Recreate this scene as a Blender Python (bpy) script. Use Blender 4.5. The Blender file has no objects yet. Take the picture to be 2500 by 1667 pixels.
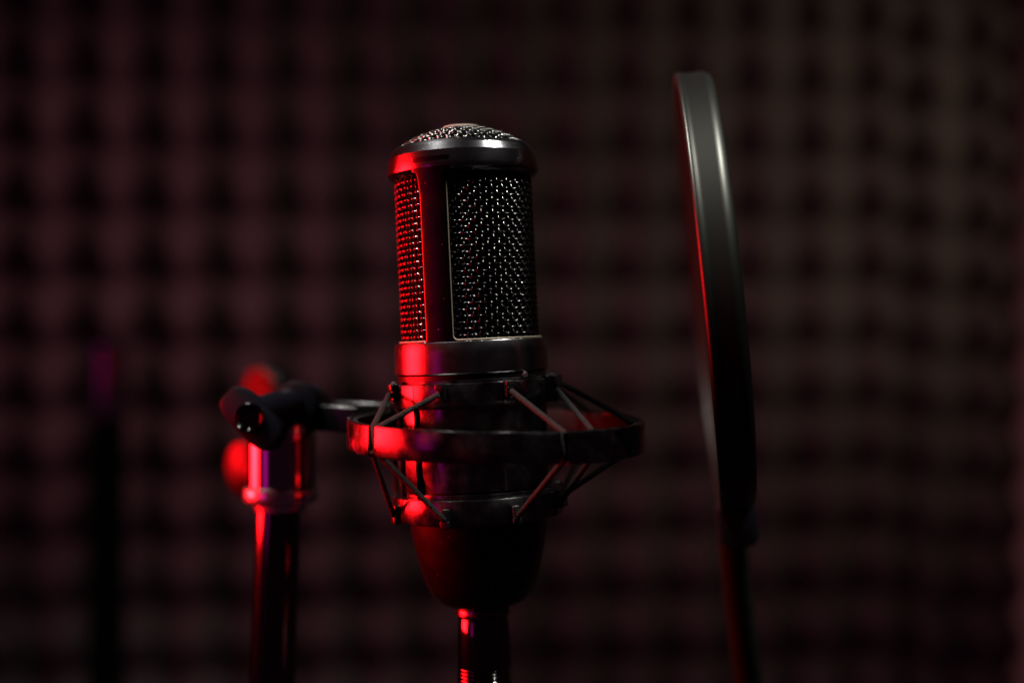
import bpy, math, random
import numpy as np
from mathutils import Vector, Matrix, Euler

random.seed(7)
rng = np.random.default_rng(7)
R = math.radians
sc = bpy.context.scene
COL = sc.collection

# ---------------------------------------------------------------- camera
H = 1.30                       # camera height above the studio floor
F = 2917.0                     # focal length in pixels of the 2500 px wide photograph
D = 0.4235                     # distance camera - microphone axis
S = D / F                      # metres per photograph pixel at the microphone

cam_d = bpy.data.cameras.new('camera')
cam = bpy.data.objects.new('camera', cam_d)
COL.objects.link(cam)
cam.location = (0, 0, H)
cam.rotation_euler = (R(90), 0, 0)
cam_d.sensor_width = 36.0
cam_d.lens = F / 2500.0 * 36.0
cam_d.clip_start = 0.01
cam_d.clip_end = 50
cam_d.dof.use_dof = True
cam_d.dof.focus_distance = 0.402
cam_d.dof.aperture_fstop = 2.5
sc.camera = cam

# ---------------------------------------------------------------- world, exposure
w = bpy.data.worlds.new('World')
sc.world = w
w.use_nodes = True
w.node_tree.nodes['Background'].inputs[0].default_value = (0.014, 0.0035, 0.008, 1)
w.node_tree.nodes['Background'].inputs[1].default_value = 1.0
sc.view_settings.view_transform = 'Standard'
sc.view_settings.look = 'None'
sc.view_settings.exposure = 0
sc.view_settings.gamma = 1
try:
    sc.cycles.sample_clamp_indirect = 4
except Exception:
    pass

# ---------------------------------------------------------------- studio lamps and added fill lights
def lamp(name, loc, target, size, power, colour, spread=180):
    ld = bpy.data.lights.new(name, 'AREA')
    ld.shape = 'RECTANGLE'
    ld.size, ld.size_y = size
    ld.energy = power
    ld.color = colour
    ld.spread = R(spread)
    o = bpy.data.objects.new(name, ld)
    COL.objects.link(o)
    o.location = loc
    d = Vector(target) - Vector(loc)
    o.rotation_euler = d.to_track_quat('-Z', 'Y').to_euler()
    return o

MIC = (-0.014, D, H)
lamp('red_lamp', (-0.56, 0.475, H + 0.035), (-0.03, D, H + 0.01), (0.38, 0.33), 4.8, (1.0, 0.0035, 0.006), 50)
lamp('added_magenta_fill', (-0.62, -0.05, H - 0.02), (-0.10, 0.55, H - 0.03), (0.16, 0.32), 0.050, (0.8, 0.01, 0.42), 90)  # added fill, no known source: purple falloff next to the red
lamp('ceiling_lamp_right', (0.62, 0.16, H + 1.03), (0.02, D, H), (0.30, 0.07), 2.0, (1.0, 0.96, 0.88), 40)
lamp('ceiling_lamp_left', (-0.62, 0.30, H + 1.25), (0.0, D, H), (0.30, 0.07), 2.8, (1.0, 0.96, 0.90), 40)
lamp('added_wall_fill_left', (-1.0, 0.42, H + 0.42), (-0.14, 1.25, H - 0.04), (0.25, 0.25), 0.29, (1.0, 0.36, 0.45), 46)  # added unseen fill, brings out the foam cells at left in maroon
lamp('added_wall_fill_right', (1.10, 0.42, H + 0.44), (0.32, 1.28, H + 0.15), (0.25, 0.25), 0.22, (1.0, 0.74, 0.54), 44)  # added unseen fill, warms and models the foam at right

# ---------------------------------------------------------------- helpers
def P(px, py, Y):
    """photograph pixel at distance Y -> place in the room"""
    return Vector(((px - 1250.0) / F * Y, Y, H + (833.5 - py) / F * Y))

class MB:
    """collects vertices and faces of one mesh"""
    def __init__(self):
        self.v = []; self.f = []; self.uv = []; self.n = 0; self.has_uv = False
    def add(self, verts, faces, uv=None):
        verts = np.asarray(verts, float).reshape(-1, 3)
        o = self.n
        self.v.append(verts)
        self.f.extend([tuple(int(i) + o for i in fc) for fc in faces])
        self.n += len(verts)
        self.uv.append(np.zeros((len(verts), 2)) if uv is None else np.asarray(uv, float))
        if uv is not None:
            self.has_uv = True
    def build(self, name, material, parent=None, smooth=True, angle=35, kind=None, recalc=False):
        v = np.concatenate(self.v)
        me = bpy.data.meshes.new(name)
        nv, nf = len(v), len(self.f)
        tot = np.fromiter((len(f) for f in self.f), int, nf)
        idx = np.fromiter((i for f in self.f for i in f), int, int(tot.sum()))
        me.vertices.add(nv); me.vertices.foreach_set('co', v.ravel().astype(np.float32))
        me.loops.add(len(idx)); me.loops.foreach_set('vertex_index', idx.astype(np.int32))
        me.polygons.add(nf)
        me.polygons.foreach_set('loop_start', np.concatenate([[0], np.cumsum(tot)[:-1]]).astype(np.int32))
        me.polygons.foreach_set('loop_total', tot.astype(np.int32))
        me.update(calc_edges=True)
        me.validate()
        if self.has_uv:
            uvl = me.uv_layers.new(name='UVMap')
            uvs = np.concatenate(self.uv)[idx]
            uvl.data.foreach_set('uv', uvs.ravel().astype(np.float32))
        me.materials.append(material)
        if recalc:
            import bmesh
            bm = bmesh.new(); bm.from_mesh(me)
            bmesh.ops.recalc_face_normals(bm, faces=bm.faces)
            bm.to_mesh(me); bm.free()
        if smooth:
            me.shade_smooth()
            if angle:
                me.set_sharp_from_angle(angle=R(angle))
        else:
            me.shade_flat()
        o = bpy.data.objects.new(name, me)
        COL.objects.link(o)
        if parent is not None:
            o.parent = parent
        if kind:
            o['kind'] = kind
        return o

def lathe(mb, prof, n=96, a0=None, a1=None, M=None):
    """profile [(r, z)] turned about z; az 0 faces the camera (-y), + is to the right.  a0..a1 degrees = partial turn
    of a CLOSED profile (ends are capped)"""
    prof = np.asarray(prof, float)
    m = len(prof)
    full = a0 is None
    if full:
        az = np.linspace(0, 2 * math.pi, n, endpoint=False)
    else:
        az = np.radians(np.linspace(a0, a1, n))
    k = len(az)
    r = prof[:, 0][None, :]; z = prof[:, 1][None, :]
    x = r * np.sin(az)[:, None]; y = -r * np.cos(az)[:, None]
    v = np.stack([x, y, np.broadcast_to(z, x.shape)], -1).reshape(-1, 3)
    if M is not None:
        v = apply(M, v)
    fs = []
    for i in range(k if full else k - 1):
        j = (i + 1) % k
        for q in range(m - 1 if full else m):
            q2 = (q + 1) % m
            fs.append((i * m + q, i * m + q2, j * m + q2, j * m + q))
    if not full:
        fs.append(tuple(range(m - 1, -1, -1)))
        fs.append(tuple((k - 1) * m + q for q in range(m)))
    mb.add(v, fs)

def apply(M, v):
    A = np.array(M)
    return v @ A[:3, :3].T + A[:3, 3]

def tube(mb, pts, rad, sides=8, ref=None, cap=True, closed=False, uvscale=None):
    pts = np.asarray(pts, float)
    n = len(pts)
    if closed:
        t = np.roll(pts, -1, 0) - np.roll(pts, 1, 0)
    else:
        t = np.gradient(pts, axis=0)
    t /= np.linalg.norm(t, axis=1)[:, None] + 1e-15
    if ref is None:
        a = np.array([0.0, 0.0, 1.0])
        if abs(t[0] @ a) > 0.9:
            a = np.array([1.0, 0.0, 0.0])
        nn = np.zeros_like(pts)
        u = a - (a @ t[0]) * t[0]
        for i in range(n):
            u = u - (u @ t[i]) * t[i]
            u /= np.linalg.norm(u) + 1e-15
            nn[i] = u
    else:
        nn = np.broadcast_to(np.asarray(ref, float), pts.shape)
        nn = nn - np.sum(nn * t, 1)[:, None] * t
        nn = nn / (np.linalg.norm(nn, axis=1)[:, None] + 1e-15)
    b = np.cross(t, nn)
    rad = np.broadcast_to(np.asarray(rad, float), (n,))
    ang = np.linspace(0, 2 * math.pi, sides, endpoint=False)
    ring = nn[:, None, :] * np.cos(ang)[None, :, None] + b[:, None, :] * np.sin(ang)[None, :, None]
    v = (pts[:, None, :] + ring * rad[:, None, None]).reshape(-1, 3)
    fs = []
    for i in range(n if closed else n - 1):
        i2 = (i + 1) % n
        for s in range(sides):
            s2 = (s + 1) % sides
            fs.append((i * sides + s, i * sides + s2, i2 * sides + s2, i2 * sides + s))
    if cap and not closed:
        fs.append(tuple(range(sides - 1, -1, -1)))
        fs.append(tuple((n - 1) * sides + s for s in range(sides)))
    uv = None
    if uvscale:
        L = np.concatenate([[0], np.cumsum(np.linalg.norm(np.diff(pts, axis=0), axis=1))])
        uu = np.abs(np.linspace(-1, 1, sides, endpoint=False))      # mirrored: no seam
        uv = np.stack([np.broadcast_to(uu[None, :], (n, sides)), np.broadcast_to(L[:, None] * uvscale, (n, sides))], -1).reshape(-1, 2)
    mb.add(v, fs, uv)

def extrude(mb, outline, depth, M=None, bevel=0.0):
    """closed 2-D outline in xy, extruded along z from 0 to depth with a small bevelled edge"""
    o = np.asarray(outline, float)
    n = len(o)
    c = o.mean(0)
    def shr(d):
        nxt = np.roll(o, -1, 0) - o; prv = o - np.roll(o, 1, 0)
        nn = np.stack([nxt[:, 1], -nxt[:, 0]], 1); np_ = np.stack([prv[:, 1], -prv[:, 0]], 1)
        nn /= np.linalg.norm(nn, axis=1)[:, None] + 1e-12; np_ /= np.linalg.norm(np_, axis=1)[:, None] + 1e-12
        m = nn + np_; m /= np.linalg.norm(m, axis=1)[:, None] + 1e-12
        return o - m * d
    if bevel:
        b2 = bevel * 0.3
        lv = [(shr(bevel), 0), (shr(b2), b2), (o, bevel), (o, depth - bevel), (shr(b2), depth - b2), (shr(bevel), depth)]
    else:
        lv = [(o, 0), (o, depth)]
    v = np.concatenate([np.column_stack([p, np.full(n, z)]) for p, z in lv])
    if M is not None:
        v = apply(M, v)
    fs = []
    for l in range(len(lv) - 1):
        for i in range(n):
            j = (i + 1) % n
            fs.append((l * n + i, l * n + j, (l + 1) * n + j, (l + 1) * n + i))
    fs.append(tuple(range(n - 1, -1, -1)))
    fs.append(tuple((len(lv) - 1) * n + i for i in range(n)))
    mb.add(v, fs)

def rounded(wd, ht, rad, seg=5, cx=0, cy=0):
    pts = []
    for (sx, sy, a) in ((1, 1, 0), (-1, 1, 90), (-1, -1, 180), (1, -1, 270)):
        for k in range(seg + 1):
            t = R(a + 90.0 * k / seg)
            pts.append((cx + sx * (wd / 2 - rad) + rad * math.cos(t), cy + sy * (ht / 2 - rad) + rad * math.sin(t)))
    return pts

def frame(origin, zaxis, up=(0, 0, 1)):
    """matrix whose local z is zaxis and local y is as close to up as possible"""
    z = Vector(zaxis).normalized()
    y = Vector(up); y = (y - z * y.dot(z)).normalized()
    x = y.cross(z)
    M = Matrix((x, y, z)).transposed().to_4x4()
    M.translation = Vector(origin)
    return M

def empty(name, loc, rot=(0, 0, 0)):
    o = bpy.data.objects.new(name, None)
    o.empty_display_size = 0.02
    COL.objects.link(o)
    o.location = loc
    o.rotation_euler = rot
    return o

def tag(o, label=None, cat=None, group=None, kind=None):
    if label: o['label'] = label
    if cat: o['category'] = cat
    if group: o['group'] = group
    if kind: o['kind'] = kind
    return o

# ---------------------------------------------------------------- materials
def mat(name, base, rough=0.5, metal=0.0, spec=0.5, grain=0.0, grain_scale=2500, dust=0.0, rough_var=0.0, coat=0.0):
    m = bpy.data.materials.new(name)
    m.use_nodes = True
    nt = m.node_tree
    b = nt.nodes['Principled BSDF']
    b.inputs['Base Color'].default_value = (*base, 1)
    b.inputs['Roughness'].default_value = rough
    b.inputs['Metallic'].default_value = metal
    b.inputs['Specular IOR Level'].default_value = spec
    if coat:
        b.inputs['Coat Weight'].default_value = coat
        b.inputs['Coat Roughness'].default_value = 0.15
    tc = nt.nodes.new('ShaderNodeTexCoord')
    if grain:
        n = nt.nodes.new('ShaderNodeTexNoise'); n.inputs['Scale'].default_value = grain_scale; n.inputs['Detail'].default_value = 3
        nt.links.new(tc.outputs['Object'], n.inputs['Vector'])
        bp = nt.nodes.new('ShaderNodeBump'); bp.inputs['Strength'].default_value = grain; bp.inputs['Distance'].default_value = 0.0002
        nt.links.new(n.outputs['Fac'], bp.inputs['Height']); nt.links.new(bp.outputs['Normal'], b.inputs['Normal'])
    if rough_var:
        n2 = nt.nodes.new('ShaderNodeTexNoise'); n2.inputs['Scale'].default_value = 160; n2.inputs['Detail'].default_value = 6
        nt.links.new(tc.outputs['Object'], n2.inputs['Vector'])
        mr = nt.nodes.new('ShaderNodeMapRange')
        mr.inputs[1].default_value = 0.3; mr.inputs[2].default_value = 0.7
        mr.inputs[3].default_value = rough - rough_var; mr.inputs[4].default_value = rough + rough_var
        nt.links.new(n2.outputs['Fac'], mr.inputs[0]); nt.links.new(mr.outputs[0], b.inputs['Roughness'])
    if dust:
        vo = nt.nodes.new('ShaderNodeTexVoronoi'); vo.inputs['Scale'].default_value = 420; vo.inputs['Randomness'].default_value = 1
        nt.links.new(tc.outputs['Object'], vo.inputs['Vector'])
        lt = nt.nodes.new('ShaderNodeMath'); lt.operation = 'LESS_THAN'; lt.inputs[1].default_value = 0.085
        nt.links.new(vo.outputs['Distance'], lt.inputs[0])
        sep = nt.nodes.new('ShaderNodeSeparateColor'); nt.links.new(vo.outputs['Color'], sep.inputs[0])
        gt = nt.nodes.new('ShaderNodeMath'); gt.operation = 'GREATER_THAN'; gt.inputs[1].default_value = 1 - dust
        nt.links.new(sep.outputs[0], gt.inputs[0])
        mu = nt.nodes.new('ShaderNodeMath'); mu.operation = 'MULTIPLY'
        nt.links.new(lt.outputs[0], mu.inputs[0]); nt.links.new(gt.outputs[0], mu.inputs[1])
        mx = nt.nodes.new('ShaderNodeMix'); mx.data_type = 'RGBA'
        mx.inputs['A'].default_value = (*base, 1); mx.inputs['B'].default_value = (0.35, 0.33, 0.30, 1)
        nt.links.new(mu.outputs[0], mx.inputs['Factor']); nt.links.new(mx.outputs['Result'], b.inputs['Base Color'])
    return m

M_PAINT = mat('black_metal_paint', (0.095, 0.095, 0.10), 0.23, 1, 0.5, grain=0.05, dust=0.25, rough_var=0.03)
M_PAINT2 = mat('matt_black_paint', (0.035, 0.035, 0.038), 0.24, 1, 0.45, grain=0.08, dust=0.2, rough_var=0.03)
M_STRUT = mat('black_strut_enamel', (0.009, 0.009, 0.011), 0.26, 1, 0.5, grain=0.06, dust=0.3, rough_var=0.03)
M_BODY = mat('rough_black_enamel', (0.018, 0.018, 0.019), 0.33, 1, 0.5, grain=0.12, dust=0.3, rough_var=0.03)
M_CAP = mat('satin_black_cap', (0.075, 0.075, 0.08), 0.21, 1, 0.5, grain=0.05, dust=0.25, rough_var=0.02)
M_PLAST = mat('black_plastic', (0.0015, 0.0015, 0.0018), 0.3, 0, 0.3, grain=0.15, grain_scale=1200, dust=0.2, rough_var=0.07)
M_RING = mat('satin_black_enamel', (0.085, 0.085, 0.088), 0.20, 1, 0.5, grain=0.06, grain_scale=900, dust=0.2, rough_var=0.10)
M_WIRE = mat('dark_steel_wire', (0.042, 0.041, 0.040), 0.16, 1.0, 0.5)
M_LINER = mat('black_liner', (0.004, 0.004, 0.004), 0.9, 0, 0.1)
M_RUBBER = mat('dull_rubber', (0.09, 0.07, 0.06), 0.8, 0, 0.3)
M_GLOSS = mat('glossy_black_tube', (0.09, 0.09, 0.092), 0.10, 1, 0.5)
M_BACK = mat('dull_black_paint', (0.0008, 0.0008, 0.0008), 0.7, 0, 0.02)
M_BACKHEAD = mat('black_lacquer', (0.32, 0.32, 0.32), 0.14, 1, 0.5)
M_NECK = mat('polished_black_metal', (0.30, 0.30, 0.32), 0.12, 1.0, 0.5)
M_CHROME = mat('worn_chrome', (0.6, 0.59, 0.57), 0.24, 1.0, 0.5)
M_KNOB = mat('knob_plastic', (0.003, 0.003, 0.005), 0.32, 0, 0.10, grain=0.05)
M_DISC = mat('black_clutch_lacquer', (0.006, 0.0055, 0.0055), 0.40, 1, 0.5)
M_DISC2 = mat('dull_lacquer', (0.007, 0.0065, 0.0065), 0.45, 1, 0.5)
M_HOOP = mat('hoop_plastic', (0.024, 0.025, 0.023), 0.40, 1, 0.5, grain=0.05)
M_GOOSE = mat('gooseneck_metal', (0.0012, 0.0012, 0.001), 0.6, 0.0, 0.02)
M_TRIM = mat('painted_trim', (0.74, 0.70, 0.54), 0.6, 0, 0.3, grain=0.2, grain_scale=60)
M_WALL = mat('plaster', (0.10, 0.09, 0.085), 0.9, 0, 0.2)

def cord_material():
    m = mat('braided_cord', (0.03, 0.026, 0.026), 0.6, 0, 0.10)
    nt = m.node_tree; b = nt.nodes['Principled BSDF']
    uv = nt.nodes.new('ShaderNodeUVMap')
    mp = nt.nodes.new('ShaderNodeMapping'); mp.inputs['Scale'].default_value = (6, 1, 1); mp.inputs['Rotation'].default_value = (0, 0, R(45))
    nt.links.new(uv.outputs[0], mp.inputs[0])
    vo = nt.nodes.new('ShaderNodeTexVoronoi'); vo.inputs['Scale'].default_value = 1.0; vo.inputs['Randomness'].default_value = 0.55
    nt.links.new(mp.outputs[0], vo.inputs['Vector'])
    bp = nt.nodes.new('ShaderNodeBump'); bp.inputs['Strength'].default_value = 1.0; bp.inputs['Distance'].default_value = 0.0006; bp.invert = True
    nt.links.new(vo.outputs['Distance'], bp.inputs['Height']); nt.links.new(bp.outputs[0], b.inputs['Normal'])
    cr = nt.nodes.new('ShaderNodeValToRGB')
    cr.color_ramp.elements[0].color = (0.009, 0.0075, 0.007, 1); cr.color_ramp.elements[0].position = 0.05
    cr.color_ramp.elements[1].color = (0.001, 0.001, 0.001, 1); cr.color_ramp.elements[1].position = 0.6
    nt.links.new(vo.outputs['Distance'], cr.inputs[0]); nt.links.new(cr.outputs[0], b.inputs['Base Color'])
    return m
M_CORD = cord_material()

def foam_material():
    m = mat('acoustic_foam', (0.15, 0.14, 0.14), 0.95, 0, 0.1)
    nt = m.node_tree; b = nt.nodes['Principled BSDF']
    tc = nt.nodes['Texture Coordinate']
    n = nt.nodes.new('ShaderNodeTexNoise'); n.inputs['Scale'].default_value = 9; n.inputs['Detail'].default_value = 4
    nt.links.new(tc.outputs['Object'], n.inputs['Vector'])
    cr = nt.nodes.new('ShaderNodeValToRGB')
    cr.color_ramp.elements[0].color = (0.085, 0.075, 0.075, 1); cr.color_ramp.elements[0].position = 0.3
    cr.color_ramp.elements[1].color = (0.11, 0.10, 0.097, 1); cr.color_ramp.elements[1].position = 0.7
    nt.links.new(n.outputs['Fac'], cr.inputs[0]); nt.links.new(cr.outputs[0], b.inputs['Base Color'])
    n2 = nt.nodes.new('ShaderNodeTexNoise'); n2.inputs['Scale'].default_value = 700
    nt.links.new(tc.outputs['Object'], n2.inputs['Vector'])
    bp = nt.nodes.new('ShaderNodeBump'); bp.inputs['Strength'].default_value = 0.5; bp.inputs['Distance'].default_value = 0.001
    nt.links.new(n2.outputs['Fac'], bp.inputs['Height']); nt.links.new(bp.outputs[0], b.inputs['Normal'])
    return m
M_FOAM = foam_material()

def fabric_material():
    m = mat('nylon_mesh', (0.05, 0.048, 0.045), 0.7, 0, 0.3)
    nt = m.node_tree; b = nt.nodes['Principled BSDF']; tc = nt.nodes['Texture Coordinate']
    ch = nt.nodes.new('ShaderNodeTexChecker'); ch.inputs['Scale'].default_value = 1400
    ch.inputs[1].default_value = (0.004, 0.004, 0.004, 1); ch.inputs[2].default_value = (0.001, 0.001, 0.001, 1)
    nt.links.new(tc.outputs['Object'], ch.inputs[0]); nt.links.new(ch.outputs[0], b.inputs['Base Color'])
    b.inputs['Specular IOR Level'].default_value = 0.05
    b.inputs['Alpha'].default_value = 0.4          # open weave
    return m
M_FABRIC = fabric_material()

# ================================================================ setting: wall and foam
Y0 = 1.25
SLOPE = math.atan(0.095)
wall_root_M = Matrix.Translation((0, Y0, H)) @ Matrix.Rotation(SLOPE, 4, 'Z')
PER = 149.0 / F * Y0                     # period of the egg-crate foam

def foam_panel(name, x0, x1, z0, z1, ph, amp=0.045, sub=14):
    """egg-crate sheet; ph = (x, z) place of one crest"""
    nx = int(round((x1 - x0) / PER * sub)); nz = int(round((z1 - z0) / PER * sub))
    xs = np.linspace(x0, x1, nx + 1); zs = np.linspace(z0, z1, nz + 1)
    X, Z = np.meshgrid(xs, zs, indexing='ij')
    a = 2 * math.pi * (X - ph[0]) / PER; c = 2 * math.pi * (Z - ph[1]) / PER
    hgt = (np.cos(a) + np.cos(c)) / 4 + 0.5
    rr = ((a + math.pi) % (2 * math.pi) - math.pi) ** 2 + ((c + math.pi) % (2 * math.pi) - math.pi) ** 2
    prod = ((1 + np.cos(a)) / 2 * (1 + np.cos(c)) / 2) ** 0.8
    hgt = 0.45 * hgt + 0.55 * prod
    hgt = hgt - 0.14 * np.exp(-rr / 0.6)
    hgt = hgt * (1 + 0.05 * np.sin(X * 13.1 + 2 * np.sin(Z * 7)) )
    Yy = -0.018 - amp * hgt
    v = np.stack([X, Yy, Z], -1).reshape(-1, 3)
    w_ = nz + 1
    fs = [(i * w_ + j, (i + 1) * w_ + j, (i + 1) * w_ + j + 1, i * w_ + j + 1) for i in range(nx) for j in range(nz)]
    mb = MB(); mb.add(v, fs)
    # flat back and edges
    rim = [i * w_ for i in range(nx + 1)] + [nx * w_ + j for j in range(1, nz + 1)] + [i * w_ + nz for i in range(nx - 1, -1, -1)] + [j for j in range(nz - 1, 0, -1)]
    n = len(rim); o = len(v)
    bk = v[rim].copy(); bk[:, 1] = -0.001
    fs2 = [(k, n + k, n + (k + 1) % n, (k + 1) % n) for k in range(n)] + [tuple(n + k for k in range(n))]
    mb.add(np.concatenate([v[rim], bk]), fs2)
    o = mb.build(name, M_FOAM, None, True, 60)
    o.matrix_world = wall_root_M
    return o

def wall_xz(px, py):
    """pixel -> coordinates on the wall plane"""
    u = (px - 1250.0) / F; t = (833.5 - py) / F
    Y = Y0 / (1 - 0.095 * u)
    X = u * Y
    return X / math.cos(SLOPE), t * Y

seam, _ = wall_xz(2172, 800)
cx, cz = wall_xz(660, 168)
cx2, cz2 = wall_xz(2245, 90)
fp = foam_panel('acoustic_foam_panel', -1.05, seam - 0.003, -0.75, 0.75, (cx, cz))
tag(fp, 'large dark egg crate foam sheet filling the wall behind the microphone', 'foam panel')
edge_x, _ = wall_xz(2440, 800)
fp2 = foam_panel('acoustic_foam_panel', seam + 0.003, edge_x, -0.75, 0.75, (cx2, cz2), amp=0.045)
tag(fp2, 'narrow darker strip of egg crate foam beside the trim at right', 'foam panel')
mb = MB()
mb.add([(-1.3, 0.001, -1.3), (1.3, 0.001, -1.3), (1.3, 0.001, 0.9), (-1.3, 0.001, 0.9), (-1.3, 0.1, -1.3), (1.3, 0.1, -1.3), (1.3, 0.1, 0.9), (-1.3, 0.1, 0.9)],
       [(0, 1, 2, 3), (5, 4, 7, 6), (4, 0, 3, 7), (1, 5, 6, 2), (3, 2, 6, 7), (4, 5, 1, 0)])
wl = mb.build('wall', M_WALL, None, False); wl.matrix_world = wall_root_M; wl['kind'] = 'structure'
mb = MB(); extrude(mb, rounded(0.09, 1.5, 0.006, 4), 0.075, None, 0.004)
tr = mb.build('door_frame', M_TRIM, None, True, 40)
tr.matrix_world = wall_root_M @ Matrix.Translation((edge_x + 0.052, -0.002, 0)) @ Matrix.Rotation(R(90), 4, 'X')
tag(tr, 'pale upright door frame trim at the right edge of the picture', 'door frame')

# ================================================================ microphone
TILT = -math.atan(50.0 / 1080.0)
mic_base = Vector(((1179 - 1250) * S, D, H + (833.5 - 1480) * S))
mic = empty('microphone', mic_base, (0, TILT, 0))
tag(mic, 'black side address studio microphone with woven wire grille, held in the shock mount', 'microphone')
def zy(y):                     # photograph row at the axis -> height above the microphone's base
    return (1480.0 - y) * S * 1.001
def pr(l):
    return [(r * S, zy(y)) for r, y in l]

# cap with its chamfered rim and overhanging flange
mb = MB()
lathe(mb, pr([(150, 372), (154, 366), (157.5, 363.6), (160, 362.6), (162.5, 363.2), (164.5, 365), (171, 372.4), (179.2, 389), (182.0, 406), (183.7, 419), (184, 424), (183.5, 429), (181, 432), (176, 436), (168, 441), (158, 444), (150, 444)]), 160)
mb.build('head_cap', M_CAP, mic, True, 11)

# two upright struts between the windows
def strut(azc, half=11.0):
    mb = MB()
    ys = np.concatenate([[404], np.linspace(430, 446, 9), np.linspace(460, 810, 40), np.linspace(816, 842, 12)])
    secs = []
    rc = 14.0
    for y in ys:
        t = min(max((y - 430) / 70.0, 0), 1); t = t * t * (3 - 2 * t)
        ro = 183.2 + (175.5 - 183.2) * t
        ri = 167.0 if y > 440 else 160
        e = 0.0
        dz = min(y - 436, 836 - y)
        if dz < rc:
            dz = max(dz, 0)
            e = rc - math.sqrt(max(rc * rc - (rc - dz) ** 2, 0))
        h = half + math.degrees(e / 176.0)
        az = np.radians(np.linspace(azc - h, azc + h, 15))
        b = 1.6
        sec = [((ro - b * 1.2) * S, az[0])] + [((ro - b * 0.3) * S, az[0] + 0.004), (ro * S, az[0] + 0.011)] + [(ro * S, a) for a in az[1:-1]] + [(ro * S, az[-1] - 0.011), ((ro - b * 0.3) * S, az[-1] - 0.004)] + [((ro - b * 1.2) * S, az[-1])]
        sec += [(ri * S, a) for a in az[::-1]]
        secs.append([(r * math.sin(a), -r * math.cos(a), zy(y)) for r, a in sec])
    m = len(secs[0]); v = [p for s_ in secs for p in s_]
    fs = []
    for i in range(len(secs) - 1):
        for q in range(m):
            q2 = (q + 1) % m
            fs.append((i * m + q, (i + 1) * m + q, (i + 1) * m + q2, i * m + q2))
    fs.append(tuple(range(m))); fs.append(tuple((len(secs) - 1) * m + q for q in range(m - 1, -1, -1)))
    mb.add(v, fs)
    return mb.build('strut', M_STRUT, mic, True, 40, recalc=True)
strut(-23.0); strut(157.0)

M_EDGE = mat('dusty_lit_edge', (0.13, 0.11, 0.08), 0.5, 0.5, 0.5)  # dusty tan, with the lip's highlight put into the colour
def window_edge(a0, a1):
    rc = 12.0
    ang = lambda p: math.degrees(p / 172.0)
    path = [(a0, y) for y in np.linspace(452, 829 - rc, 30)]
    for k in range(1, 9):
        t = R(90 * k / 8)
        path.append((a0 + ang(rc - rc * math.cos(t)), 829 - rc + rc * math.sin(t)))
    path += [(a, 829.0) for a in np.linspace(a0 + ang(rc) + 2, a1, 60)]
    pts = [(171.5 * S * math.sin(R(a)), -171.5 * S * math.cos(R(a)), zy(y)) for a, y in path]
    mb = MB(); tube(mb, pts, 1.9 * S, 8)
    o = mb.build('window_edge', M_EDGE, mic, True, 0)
    o['label'] = 'dusty tan strip added for the lit lip of a grille window'
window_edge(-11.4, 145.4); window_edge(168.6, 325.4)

# woven wire cylinder
def grille():
    mb = MB()
    NC, RG, PZ, WR = 72, 162.5, 14.7, 2.6
    top, bot = 424.0, 838.0
    rows = int((bot - top) / PZ)
    n = NC * 6
    az = np.linspace(0, 2 * math.pi, n, endpoint=False)
    for i in range(rows + 1):
        y = bot - 5 - i * PZ
        r = (RG + WR * np.cos(math.pi * az / (2 * math.pi / NC) + math.pi * i)) * S
        pts = np.stack([r * np.sin(az), -r * np.cos(az), np.full(n, zy(y)) + rng.normal(0, 0.25) * S], -1)
        ref = np.stack([np.sin(az), -np.cos(az), np.zeros(n)], -1)
        tube(mb, pts, WR * S, 7, ref, False, True)
    zz = np.linspace(-1.0, rows + 1.0, (rows + 2) * 6 + 1)
    for k in range(NC):
        a = 2 * math.pi * k / NC
        r = (RG - WR * np.cos(math.pi * zz + math.pi * k)) * S
        y = bot - 5 - zz * PZ
        pts = np.stack([r * math.sin(a), -r * math.cos(a), (1480 - y) * S], -1)
        tube(mb, pts, WR * S, 7, np.array([math.sin(a), -math.cos(a), 0]), False)
    o = mb.build('grille', M_WIRE, mic, True, 0, kind='stuff')
    o['label'] = 'woven dark wire mesh around the head'
    return o
grille()

def dome():
    mb = MB()
    rb, h = 157.0, 50.0
    Rs = (rb * rb + h * h) / (2 * h)
    zc = h - Rs                          # sphere centre below the rim plane
    WR, p = 2.9, 15.2
    th = R(28)
    ct, st = math.cos(th), math.sin(th)
    nl = int(rb / p)
    for fam in (0, 1):
        for i in range(-nl, nl + 1):
            c = (i) * p
            L = math.sqrt(max(rb * rb - c * c, 1))
            n = max(int(2 * L / p * 6), 6)
            t = np.linspace(-L, L, n)
            off = WR * np.cos(math.pi * t / p + math.pi * i) * (1 if fam == 0 else -1)
            X, Yv = (t, np.full(n, c)) if fam == 0 else (np.full(n, c), t)
            X, Yv = X * ct - Yv * st, X * st + Yv * ct
            Z = np.sqrt(Rs * Rs - X ** 2 - Yv ** 2) + zc
            nrm = np.stack([X, Yv, Z - zc], -1) / Rs
            pts = np.stack([X, Yv, Z], -1) + nrm * off[:, None]
            pts *= S
            pts[:, 2] += zy(366)
            tube(mb, pts, WR * S, 7, nrm, False)
    o = mb.build('dome_grille', M_WIRE, mic, True, 0, kind='stuff')
    o['label'] = 'domed wire mesh on the top of the head'
dome()
mb = MB(); lathe(mb, pr([(0.1, 309.5), (38, 310), (45, 311.5), (48, 315), (48, 322), (0.1, 322)]), 48)
mb.build('top_disc', M_RUBBER, mic, True, 40)
mb = MB(); lathe(mb, pr([(0.1, 330), (90, 345), (148, 372), (150, 380), (150, 835), (0.1, 835)]), 64)
mb.build('inner_liner', M_LINER, mic, True, 40)
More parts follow.
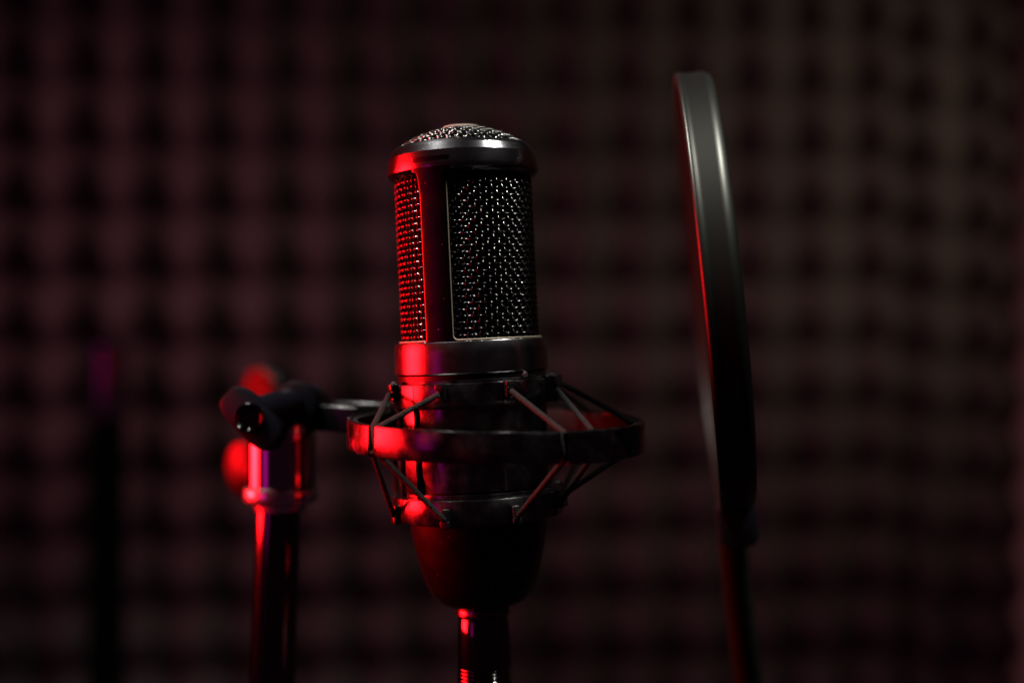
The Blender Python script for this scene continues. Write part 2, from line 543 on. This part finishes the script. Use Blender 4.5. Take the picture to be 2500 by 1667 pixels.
# band below the windows, tube and tapered foot
mb = MB()
lathe(mb, pr([(160, 832), (180.5, 832), (183, 832.6), (184.2, 834.5), (185.5, 860), (186.5, 898), (186.3, 905), (184.5, 907.2), (178, 908), (165, 908)]), 160)
mb.build('base_band', M_PAINT, mic, True, 30)
mb = MB()
lathe(mb, pr([(165, 908), (177, 908.5), (180.5, 910), (181, 913), (180, 930), (177, 1100), (172, 1230), (170, 1250), (165, 1290), (157, 1335), (145, 1382), (133, 1422), (120, 1447), (102, 1463), (80, 1472), (60, 1476), (0.1, 1477)]), 128)
mb.build('body', M_BODY, mic, True, 40)
def at_az(r, az, y):
    a = R(az); return (r * S * math.sin(a), -r * S * math.cos(a), zy(y))
mb = MB()
a = 44.0
Msc = frame(at_az(179, a, 900 + 16), (math.sin(R(a)), -math.cos(R(a)), 0))
lathe(mb, [(0.0001, 0.0011), (0.0006, 0.0011), (0.0011, 0.0009), (0.0013, 0.0004), (0.0013, -0.001)], 20, M=Msc)
mb.build('screw', M_CHROME, mic, True, 40)

# ================================================================ plug and cable under the microphone
plug = empty('cable_plug', mic_base + Vector((0, 0, 0)), (0, TILT * 0.6, 0))
tag(plug, 'black cylindrical audio cable plug pushed into the bottom of the microphone', 'plug')
mb = MB()
lathe(mb, pr([(30, 1474), (62, 1476), (64.5, 1478), (65, 1488), (66.5, 1490), (68, 1493), (66.5, 1497), (60, 1499), (30, 1500)]), 64)
mb.build('collar', M_PAINT, plug, True, 35)
mb = MB()
lathe(mb, pr([(30, 1499), (58, 1500), (60, 1503), (63, 1540), (65.5, 1580), (65.5, 1618), (30, 1620)]), 64)
mb.build('shell', M_GLOSS, plug, True, 35)
prof = [(30, 1618.5)]
for k in range(22):
    y = 1619 + k * 9
    prof += [(63, y), (66, y + 2), (67, y + 4.5), (66, y + 7)]
prof += [(60, 1820), (44, 1850), (30, 1855)]
mb = MB(); lathe(mb, pr(prof), 64); mb.build('ribbed_grip', M_GLOSS, plug, True, 60)
mb = MB()
pts = [Vector((0, 0, zy(1850))), Vector((0, 0, zy(2000))), Vector((0.004, 0.004, zy(2300))), Vector((0.010, 0.012, zy(2700)))]
tube(mb, [p for p in pts], 0.0032, 16); mb.build('cable', M_PLAST, plug, True, 60)

# ================================================================ shock mount
RC = Vector(((1211 - 1250) * S, D, H - 0.0273 - 0.0045))       # ring centre, middle of the band
ring_rot = Euler((R(1.2), R(0.6), 0), 'XYZ')
sm = empty('shock_mount', RC, (0, 0, 0))
tag(sm, 'black elastic suspension shock mount with outer ring, cords and side arm', 'shock mount')
smi = Matrix.Translation(-RC)
Mring = ring_rot.to_matrix().to_4x4()
Mmic = smi @ (Matrix.Translation(mic_base) @ Matrix.Rotation(TILT, 4, 'Y'))

def ring_prof(ri, ro, zb, zt, b=2.0):
    q = [(ri, zb + b), (ri + b * .3, zb + b * .3), (ri + b, zb), (ro - b, zb), (ro - b * .3, zb + b * .3), (ro, zb + b),
         (ro, zt - b), (ro - b * .3, zt - b * .3), (ro - b, zt), (ri + b, zt), (ri + b * .3, zt - b * .3), (ri, zt - b)]
    return [(r * S, z * S) for r, z in q]

# outer ring: thin inner wall with four thicker outer segments, cord slots between them
mb = MB(); lathe(mb, ring_prof(336, 350, -30, 29, 1.5), 180, 0, 360, Mring)
outer = mb.build('outer_ring', M_LINER, sm, True, 35, recalc=True)
for (a0, a1, ro, zb, zt) in ((-48.0, 23.6, 361, -39, 33), (26.4, 134.5, 363, -41, 33), (139.5, 228, 361, -38, 33), (232.5, 307.6, 361, -40, 33)):
    mb = MB(); lathe(mb, ring_prof(346, ro, zb, zt, 5.5), 60, a0, a1, Mring)
    mb.build('ring_segment', M_RING, outer, True, 35, recalc=True)

# cradle that grips the microphone
def mic_rings(name, segs, material=M_RING, b=3.4, n=48):
    out = []
    for (ri, ro, y0, y1, a0, a1) in segs:
        mb = MB()
        lathe(mb, ring_prof(ri, ro, (1480 - y1), (1480 - y0), b), n, a0, a1, Mmic)
        out.append(mb.build(name, material, sm, True, 35, recalc=True))
    return out
up = mic_rings('upper_clamp', [(182.5, 196, 927, 986, -42.6, 88), (182.5, 195, 929, 985, 92, 216), (182.5, 195.5, 928, 986, 218, 316.6)])
mic_rings('clamp_lip', [(182, 188, 921, 929, -39, 80), (182, 188, 922, 930, 100, 200), (182, 188, 922, 929, 225, 300)], b=1.0)
lo = mic_rings('lower_clamp', [(180, 206, 1194, 1254, -48.5, 88), (180, 205, 1196, 1252, 92, 216), (180, 206, 1195, 1253, 218, 311)])
mic_rings('clamp_lip', [(180, 192, 1183, 1195.5, -38, 120)], b=1.5)
mic_rings('cradle_bar', [(179, 189, 984, 1197, -92, -69), (179, 189, 984, 1197, -60, -46), (179, 188, 984, 1197, 150, 172), (179, 188, 984, 1197, 205, 232)], b=1.5, n=14)

# curved front panel of the cradle with rounded lower corners
def panel(a0, a1, y0, y1, rc=46):
    ys = np.concatenate([np.linspace(y0, y1 - rc, 10), y1 - rc + rc * np.sin(np.linspace(0.12, math.pi / 2, 14))])
    secs = []
    for y in ys:
        e = 0
        if y > y1 - rc:
            e = rc - math.sqrt(max(rc * rc - (y - (y1 - rc)) ** 2, 0))
        d = math.degrees(e / 188)
        az = np.radians(np.linspace(a0 + d, a1 - d, 24))
        sec = [(190, a) for a in az] + [(182, a) for a in az[::-1]]
        secs.append([(r * S * math.sin(a), -r * S * math.cos(a), zy(y)) for r, a in sec])
    m = len(secs[0]); v = apply(Mmic, np.array([p for s_ in secs for p in s_]))
    fs = [(i * m + q, (i + 1) * m + q, (i + 1) * m + (q + 1) % m, i * m + (q + 1) % m) for i in range(len(secs) - 1) for q in range(m)]
    fs.append(tuple(range(m))); fs.append(tuple((len(secs) - 1) * m + q for q in range(m - 1, -1, -1)))
    mb = MB(); mb.add(v, fs)
    return mb.build('cradle_panel', M_RING, sm, True, 40, recalc=True)
panel(-39, 66, 984, 1178)

# hooks for the cords: at the clamps every 45 degrees
HOOKS = [-66, -19, 26, 70, 112, 160, 205, 250]
def hook(az, y0, y1, ro, up_, wide=20):
    a = R(az)
    M = Mmic @ frame((190 * S * math.sin(a), -190 * S * math.cos(a), zy((y0 + y1) / 2)), (math.sin(a), -math.cos(a), 0))
    mb = MB()
    hh = (y1 - y0) * S
    wd = wide * S
    extrude(mb, rounded(wd, hh, 5 * S, 4), (ro - 190) * S, M, 2.2 * S)
    # outward lip the cord loops under / over
    sgn = 1 if up_ else -1
    M2 = Mmic @ frame((( ro - 5) * S * math.sin(a), -(ro - 5) * S * math.cos(a), zy((y0 + y1) / 2) + sgn * hh * 0.30), (math.sin(a), -math.cos(a), 0))
    extrude(mb, rounded(wd * 1.15, hh * 0.42, 5 * S, 4), 9 * S, M2, 2.2 * S)
    return mb.build('cord_hook', M_PLAST, sm, True, 40)
for az in HOOKS:
    big = az in (70, 112)
    hook(az, 926 if not big else 921, 968 if not big else 984, 210 if not big else 220, True, 20 if not big else 40)
    hook(az, 1212 if not big else 1190, 1256 if not big else 1236, 216 if not big else 219, False, 20 if not big else 40)

# elastic cords
def hook_pt(az, y, r):
    return Vector(apply(Mmic, np.array([at_az(r, az, y)]))[0])
def ring_pt(az, z, r):
    a = R(az)
    return Vector(apply(Mring, np.array([(r * S * math.sin(a), -r * S * math.cos(a), z * S)]))[0])
def cord(p, q, bow=0.0):
    n = 28
    pts = []
    for k in range(n):
        t = k / (n - 1)
        c = p.lerp(q, t)
        c += Vector((0, 0, -1)) * bow * math.sin(math.pi * t)
        pts.append(c)
    mb = MB(); tube(mb, pts, 6.6 * S, 12, uvscale=1 / 0.00055)
    return mb.build('elastic_cord', M_CORD, sm, True, 0)
SLOTS = [(-50.2, (-66, -19)), (25.0, (26,)), (40.0, (70,)), (137, (112, 160)), (230, (205, 250))]
for slot, hooks in SLOTS:
    for hz in hooks:
        dz = 1.2 if hz > slot else -1.2
        if slot == 40.0:
            cord(hook_pt(70, 952, 212), ring_pt(40, 27, 340))
            cord(hook_pt(70, 1222, 214), ring_pt(40, -27, 340))
            continue
        cord(hook_pt(hz, 950, 214), ring_pt(slot + dz, 26, 353))
        cord(hook_pt(hz, 1236, 217), ring_pt(slot + dz, -26, 353))
        if hz == hooks[0]:
            mb = MB()
            tube(mb, [ring_pt(slot + d, z, 352) for d, z in ((-1.1, 30), (-0.7, 15), (0, 0), (0.7, -15), (1.1, -30))], 6.0 * S, 10, uvscale=1 / 0.00055)
            mb.build('elastic_cord', M_CORD, sm, True, 0)
cord(hook_pt(86, 946, 219), ring_pt(84, 20, 346))
cord(hook_pt(86, 1212, 214), ring_pt(84, -24, 346))

# arm from the ring to the hinge: two rails joined by a web
def loc(v):
    return smi @ Vector(v)
A0 = P(874, 993, 0.449); A1 = P(752, 985, 0.457)
ax = (A1 - A0).normalized()
side = ax.cross(Vector((0, 0, 1))).normalized()            # across the arm
if side.y > 0: side = -side
hgt = 67 * 0.44 / F
def rail(off, p0, p1, ht, wd, name='arm_rail', m=None):
    a_, b_ = loc(p0 + side * off), loc(p1 + side * off)
    M = frame(a_ - Vector((0, 0, ht / 2)), (b_ - a_))
    mb = MB(); extrude(mb, rounded(wd, ht, 0.0009, 4), (b_ - a_).length, M, 0.0006)
    return mb.build(name, m or M_RING, sm, True, 40)
rail(0.0, A0, A1, hgt, 0.0022, m=M_PLAST)
rail(-0.0125, A0 + Vector((0.010, 0.001, 0.0006)), A1 + Vector((0.004, 0, 0.0004)), hgt, 0.0020, m=M_PLAST)
rail(-0.0063, A0 + Vector((0.004, 0, -0.0045)), A1 + Vector((0, 0, -0.0045)), hgt - 0.0060, 0.0102, 'arm_web', M_LINER)
# hinge at the stand: barrel, neck, wing knob
KA = Vector((-0.12, -0.98, 0.10)).normalized()
HB = P(737, 989, 0.462)
mb = MB()
Lb = 0.020
Mb = frame(loc(HB - KA * Lb / 2), KA)
rb = 56 * 0.462 / F
lathe(mb, [(0.0001, 0), (rb - 0.0012, 0), (rb - 0.0003, 0.0004), (rb, 0.0013), (rb, Lb * .42), (rb - .0006, Lb * .44), (rb - .0006, Lb * .5), (rb, Lb * .52), (rb, Lb - 0.0013), (rb - 0.0003, Lb - 0.0004), (rb - 0.0012, Lb), (0.0001, Lb)], 56, M=Mb)
mb.build('hinge_barrel', M_KNOB, sm, True, 35)
mb = MB()
cxn = (689 - 1250) / F * 0.46
rn = 83 * 0.46 / F
def zrow(y, Y): return H + (833.5 - y) / F * Y
zt, zb = zrow(1010, .46), zrow(1190, .46)
Mn = smi @ Matrix.Translation((cxn, 0.46, 0))
lathe(mb, [(0.0001, zt + 0.003), (rn * .55, zt + 0.0025), (rn * .82, zt), (rn * .95, zt - 0.004), (rn, zt - 0.009), (rn, zb + 0.0009), (rn - 0.0008, zb), (0.0001, zb)], 72, M=Mn)
mb.build('neck', M_NECK, sm, True, 40)
# knob: lozenge wing with round recess, on a short shaft
KC = P(620, 1022, 0.437)
Mk0 = frame(loc(KC), KA)
mb = MB()
sh0 = loc(HB); sh1 = loc(KC) + KA * -0.002
tube(mb, [sh0, sh1], 0.0080, 32); mb.build('knob_shaft', M_KNOB, sm, True, 40)
rot = R(-44)
ol = []
Lh, Wh = 0.0132, 0.0068
for k in range(64):
    t = 2 * math.pi * k / 64
    c, s_ = math.cos(t), math.sin(t)
    ex = 4.0
    x = Lh * math.copysign(abs(c) ** (2 / ex), c)
    y = Wh * math.copysign(abs(s_) ** (2 / ex), s_)
    y *= 1.0 - 0.12 * (abs(x) / Lh) ** 2
    ol.append((x * math.cos(rot) - y * math.sin(rot), x * math.sin(rot) + y * math.cos(rot)))
mb = MB(); extrude(mb, ol, 0.0085, Mk0 @ Matrix.Translation((0, 0, -0.0042)), 0.0011)
kn = mb.build('wing_knob', M_KNOB, sm, True, 40)
mb = MB()
lathe(mb, [(0.0056, 0.0040), (0.0056, 0.0056), (0.0053, 0.0060), (0.0047, 0.0060), (0.0043, 0.0056), (0.0036, 0.0045), (0.0001, 0.0044)], 48, M=Mk0)
mb.build('knob_cap', M_GLOSS, kn, True, 40)

# ================================================================ stand carrying the shock mount
foot = Vector(((640 - 1250) / F * 0.46 - 0.014, 0.46, H - 0.62))
st = empty('microphone_stand', foot)
tag(st, 'black tubular microphone stand with chrome collar under the shock mount arm', 'stand')
sti = Matrix.Translation(-foot)
top = P(682, 1215, 0.46)
low = top + (P(664, 1667, 0.46) - top) * 3.2
mb = MB(); n = 30
ps = [sti @ top.lerp(low, k / (n - 1)) for k in range(n)]
tube(mb, ps, [(55 if k < 14 else 52) * 0.46 / F for k in range(n)], 40); mb.build('pole', M_GLOSS, st, True, 40)
mb = MB(); cc = P(686, 1207, 0.46)
rcq = 90 * .46 / F
Mc = sti @ Matrix.Translation(cc)
lathe(mb, [(rn * .5, 0.0030), (rcq - .0012, 0.0030), (rcq - .0003, 0.0027), (rcq, 0.0019), (rcq, -0.0012), (rcq - .0004, -0.0022), (rcq - .0016, -0.0029), (rcq * .72, -0.0034), (rcq * .70, -0.0058), (rcq * .5, -0.0060)], 72, M=Mc)
mb.build('collar', M_CHROME, st, True, 30)
# boom clutch behind the neck and the boom tube leading back
def disc(name, c, axis, r, th, m, par, inv):
    M = inv @ frame(c, axis)
    mb = MB()
    lathe(mb, [(0.0001, -th), (r * .9, -th), (r, -th * .7), (r, th * .4), (r * .95, th * .85), (r * .86, th), (0.0001, th * 1.04)], 56, M=M)
    return mb.build(name, m, par, True, 40)
dc1 = P(618, 1142, 0.52); dc2 = P(655, 948, 0.62)
disc('clutch_disc', dc1, (-0.62, -0.78, -0.03), 76 * .52 / F, 0.006, M_DISC, st, sti)
disc('clutch_disc', dc2, (-0.53, -0.85, -0.03), 58 * .62 / F, 0.007, M_DISC2, st, sti)
mb = MB(); tube(mb, [sti @ dc1, sti @ (dc1.lerp(dc2, .5) + Vector((0.012, 0, 0))), sti @ dc2], 0.006, 20); mb.build('boom_tube', M_GLOSS, st, True, 0)
mb = MB(); tube(mb, [sti @ (dc1 + Vector((0.0, 0.004, 0))), sti @ (P(684, 1250, 0.46))], 0.006, 20); mb.build('clutch_bracket', M_GLOSS, st, True, 0)

# ================================================================ second stand, far out of focus
f2 = Vector((P(262, 1000, 0.92).x, 0.92, H - 0.62))
s2 = empty('background_stand', f2)
tag(s2, 'blurred dark upright stand near the foam wall at far left', 'stand')
rp = 48 * .92 / F
zt2 = zrow(845, .92) - f2.z
mb = MB(); lathe(mb, [(0.0001, zt2), (rp, zt2), (rp, zt2 - .055), (rp * .99, zt2 - .056), (0.0001, zt2 - .056)], 48)
mb.build('stand_head', M_BACKHEAD, s2, True, 30)
mb = MB(); lathe(mb, [(rp * .9, zt2 - .0555), (rp * 1.0, 0.0), (0.0001, 0.0)], 40)
mb.build('pole', M_BACK, s2, True, 40)

# ================================================================ pop filter
YP = 0.47
pc = P(1741, 716, YP)
pop = empty('pop_filter', P(1790, 1262, YP))
tag(pop, 'round black pop filter seen edge on, on a ribbed gooseneck', 'pop filter')
popi = Matrix.Translation(-P(1790, 1262, YP))
da = R(-9.5 + 1.9)
near = Vector((math.sin(da), -math.cos(da), 0.0))          # in the disc, towards the viewer
axis = Vector((math.cos(da), math.sin(da), 0.0))
lean = Matrix.Rotation(R(-5.9), 4, near)                   # top leans left
axis = lean @ axis; upv = lean @ Vector((0, 0, 1))
if upv.x > 0:
    lean = Matrix.Rotation(R(5.9), 4, near)
    axis = lean @ Vector((math.cos(da), math.sin(da), 0.0)); upv = lean @ Vector((0, 0, 1))
Mp = popi @ frame(pc, axis, upv)
Rh = 534 * YP / F; hw = 42 * YP / F
mb = MB()
pf = []
lip = 0.0015
for k in range(13):      # right lip
    t = R(-90 + 225 * k / 12); pf.append((Rh - lip + lip * math.cos(t), hw - lip + lip * math.sin(t)))
prof = [(Rh - 0.0042, -hw + 0.0005), (Rh - 0.0022, -hw), (Rh - 0.0010, -hw + .0002), (Rh - 0.0002, -hw + .0010), (Rh - .0002, -hw + .0020), (Rh - 0.0006, -hw + .0028),
        (Rh - 0.0007, -hw + .004), (Rh - 0.0007, hw - .0042), (Rh - .00075, hw - .0034), (Rh - .0012, hw - .0022), (Rh - 0.0022, hw - .0006), (Rh - 0.0032, hw), (Rh - 0.0042, hw - .0005), (Rh - 0.0046, 0)]
v = np.array(prof + [prof[0]])
lathe(mb, v, 180, M=Mp)
mb.build('hoop', M_HOOP, pop, True, 50)
for sx in (-1, 1):
    mb = MB()
    zz = sx * (hw - 0.0016)
    lathe(mb, [(0.0001, zz + sx * .0006), (Rh * .5, zz + sx * .0004), (Rh - .0036, zz), (Rh - .0036, zz - sx * .0003), (Rh * .5, zz + sx * .0001), (0.0001, zz + sx * .0003)], 96, M=Mp)
    mb.build('mesh_screen', M_FABRIC, pop, True, 40)
# clamp at the foot of the hoop
mb = MB()
cb = pc - upv * (Rh + 0.004)
extrude(mb, rounded(0.0155, 0.018, 0.004, 5), 0.013, popi @ frame(cb + near * 0.0065, -near, upv), 0.001)
mb.build('hoop_clamp', M_KNOB, pop, True, 40)
# gooseneck
g0 = P(1787, 1262, YP + 0.005); g1 = P(1797, 1400, YP + 0.018); g2 = P(1815, 1560, YP + 0.03); g3 = P(1842, 1760, YP + 0.05); g4 = P(1900, 2050, YP + 0.08)
gp = [popi @ g for g in (g0, g1, g2, g3, g4)]
def catmull(p, n=40):
    out = []
    for i in range(len(p) - 1):
        a_, b_, c_, d_ = p[max(i - 1, 0)], p[i], p[i + 1], p[min(i + 2, len(p) - 1)]
        for k in range(n):
            t = k / n
            out.append(0.5 * ((2 * b_) + (c_ - a_) * t + (2 * a_ - 5 * b_ + 4 * c_ - d_) * t * t + (3 * b_ - a_ - 3 * c_ + d_) * t ** 3))
    out.append(p[-1]); return out
path = np.array(catmull(gp))
mb = MB(); tube(mb, path, 0.0042, 20); core = mb.build('gooseneck', M_BACK, pop, True, 0)
L = np.concatenate([[0], np.cumsum(np.linalg.norm(np.diff(path, axis=0), axis=1))])
mb = MB()
pitch = 0.0029; nn = int(L[-1] / pitch * 20)
sl = np.linspace(0, L[-1], nn)
cen = np.stack([np.interp(sl, L, path[:, k]) for k in range(3)], -1)
tg = np.gradient(cen, axis=0); tg /= np.linalg.norm(tg, axis=1)[:, None]
e1 = np.cross(tg, [0, 1, 0]); e1 /= np.linalg.norm(e1, axis=1)[:, None]; e2 = np.cross(tg, e1)
ph = 2 * math.pi * sl / pitch
hel = cen + 0.0048 * (e1 * np.cos(ph)[:, None] + e2 * np.sin(ph)[:, None])
tube(mb, hel, 0.0013, 8)
mb.build('coil', M_GOOSE, core, True, 0)
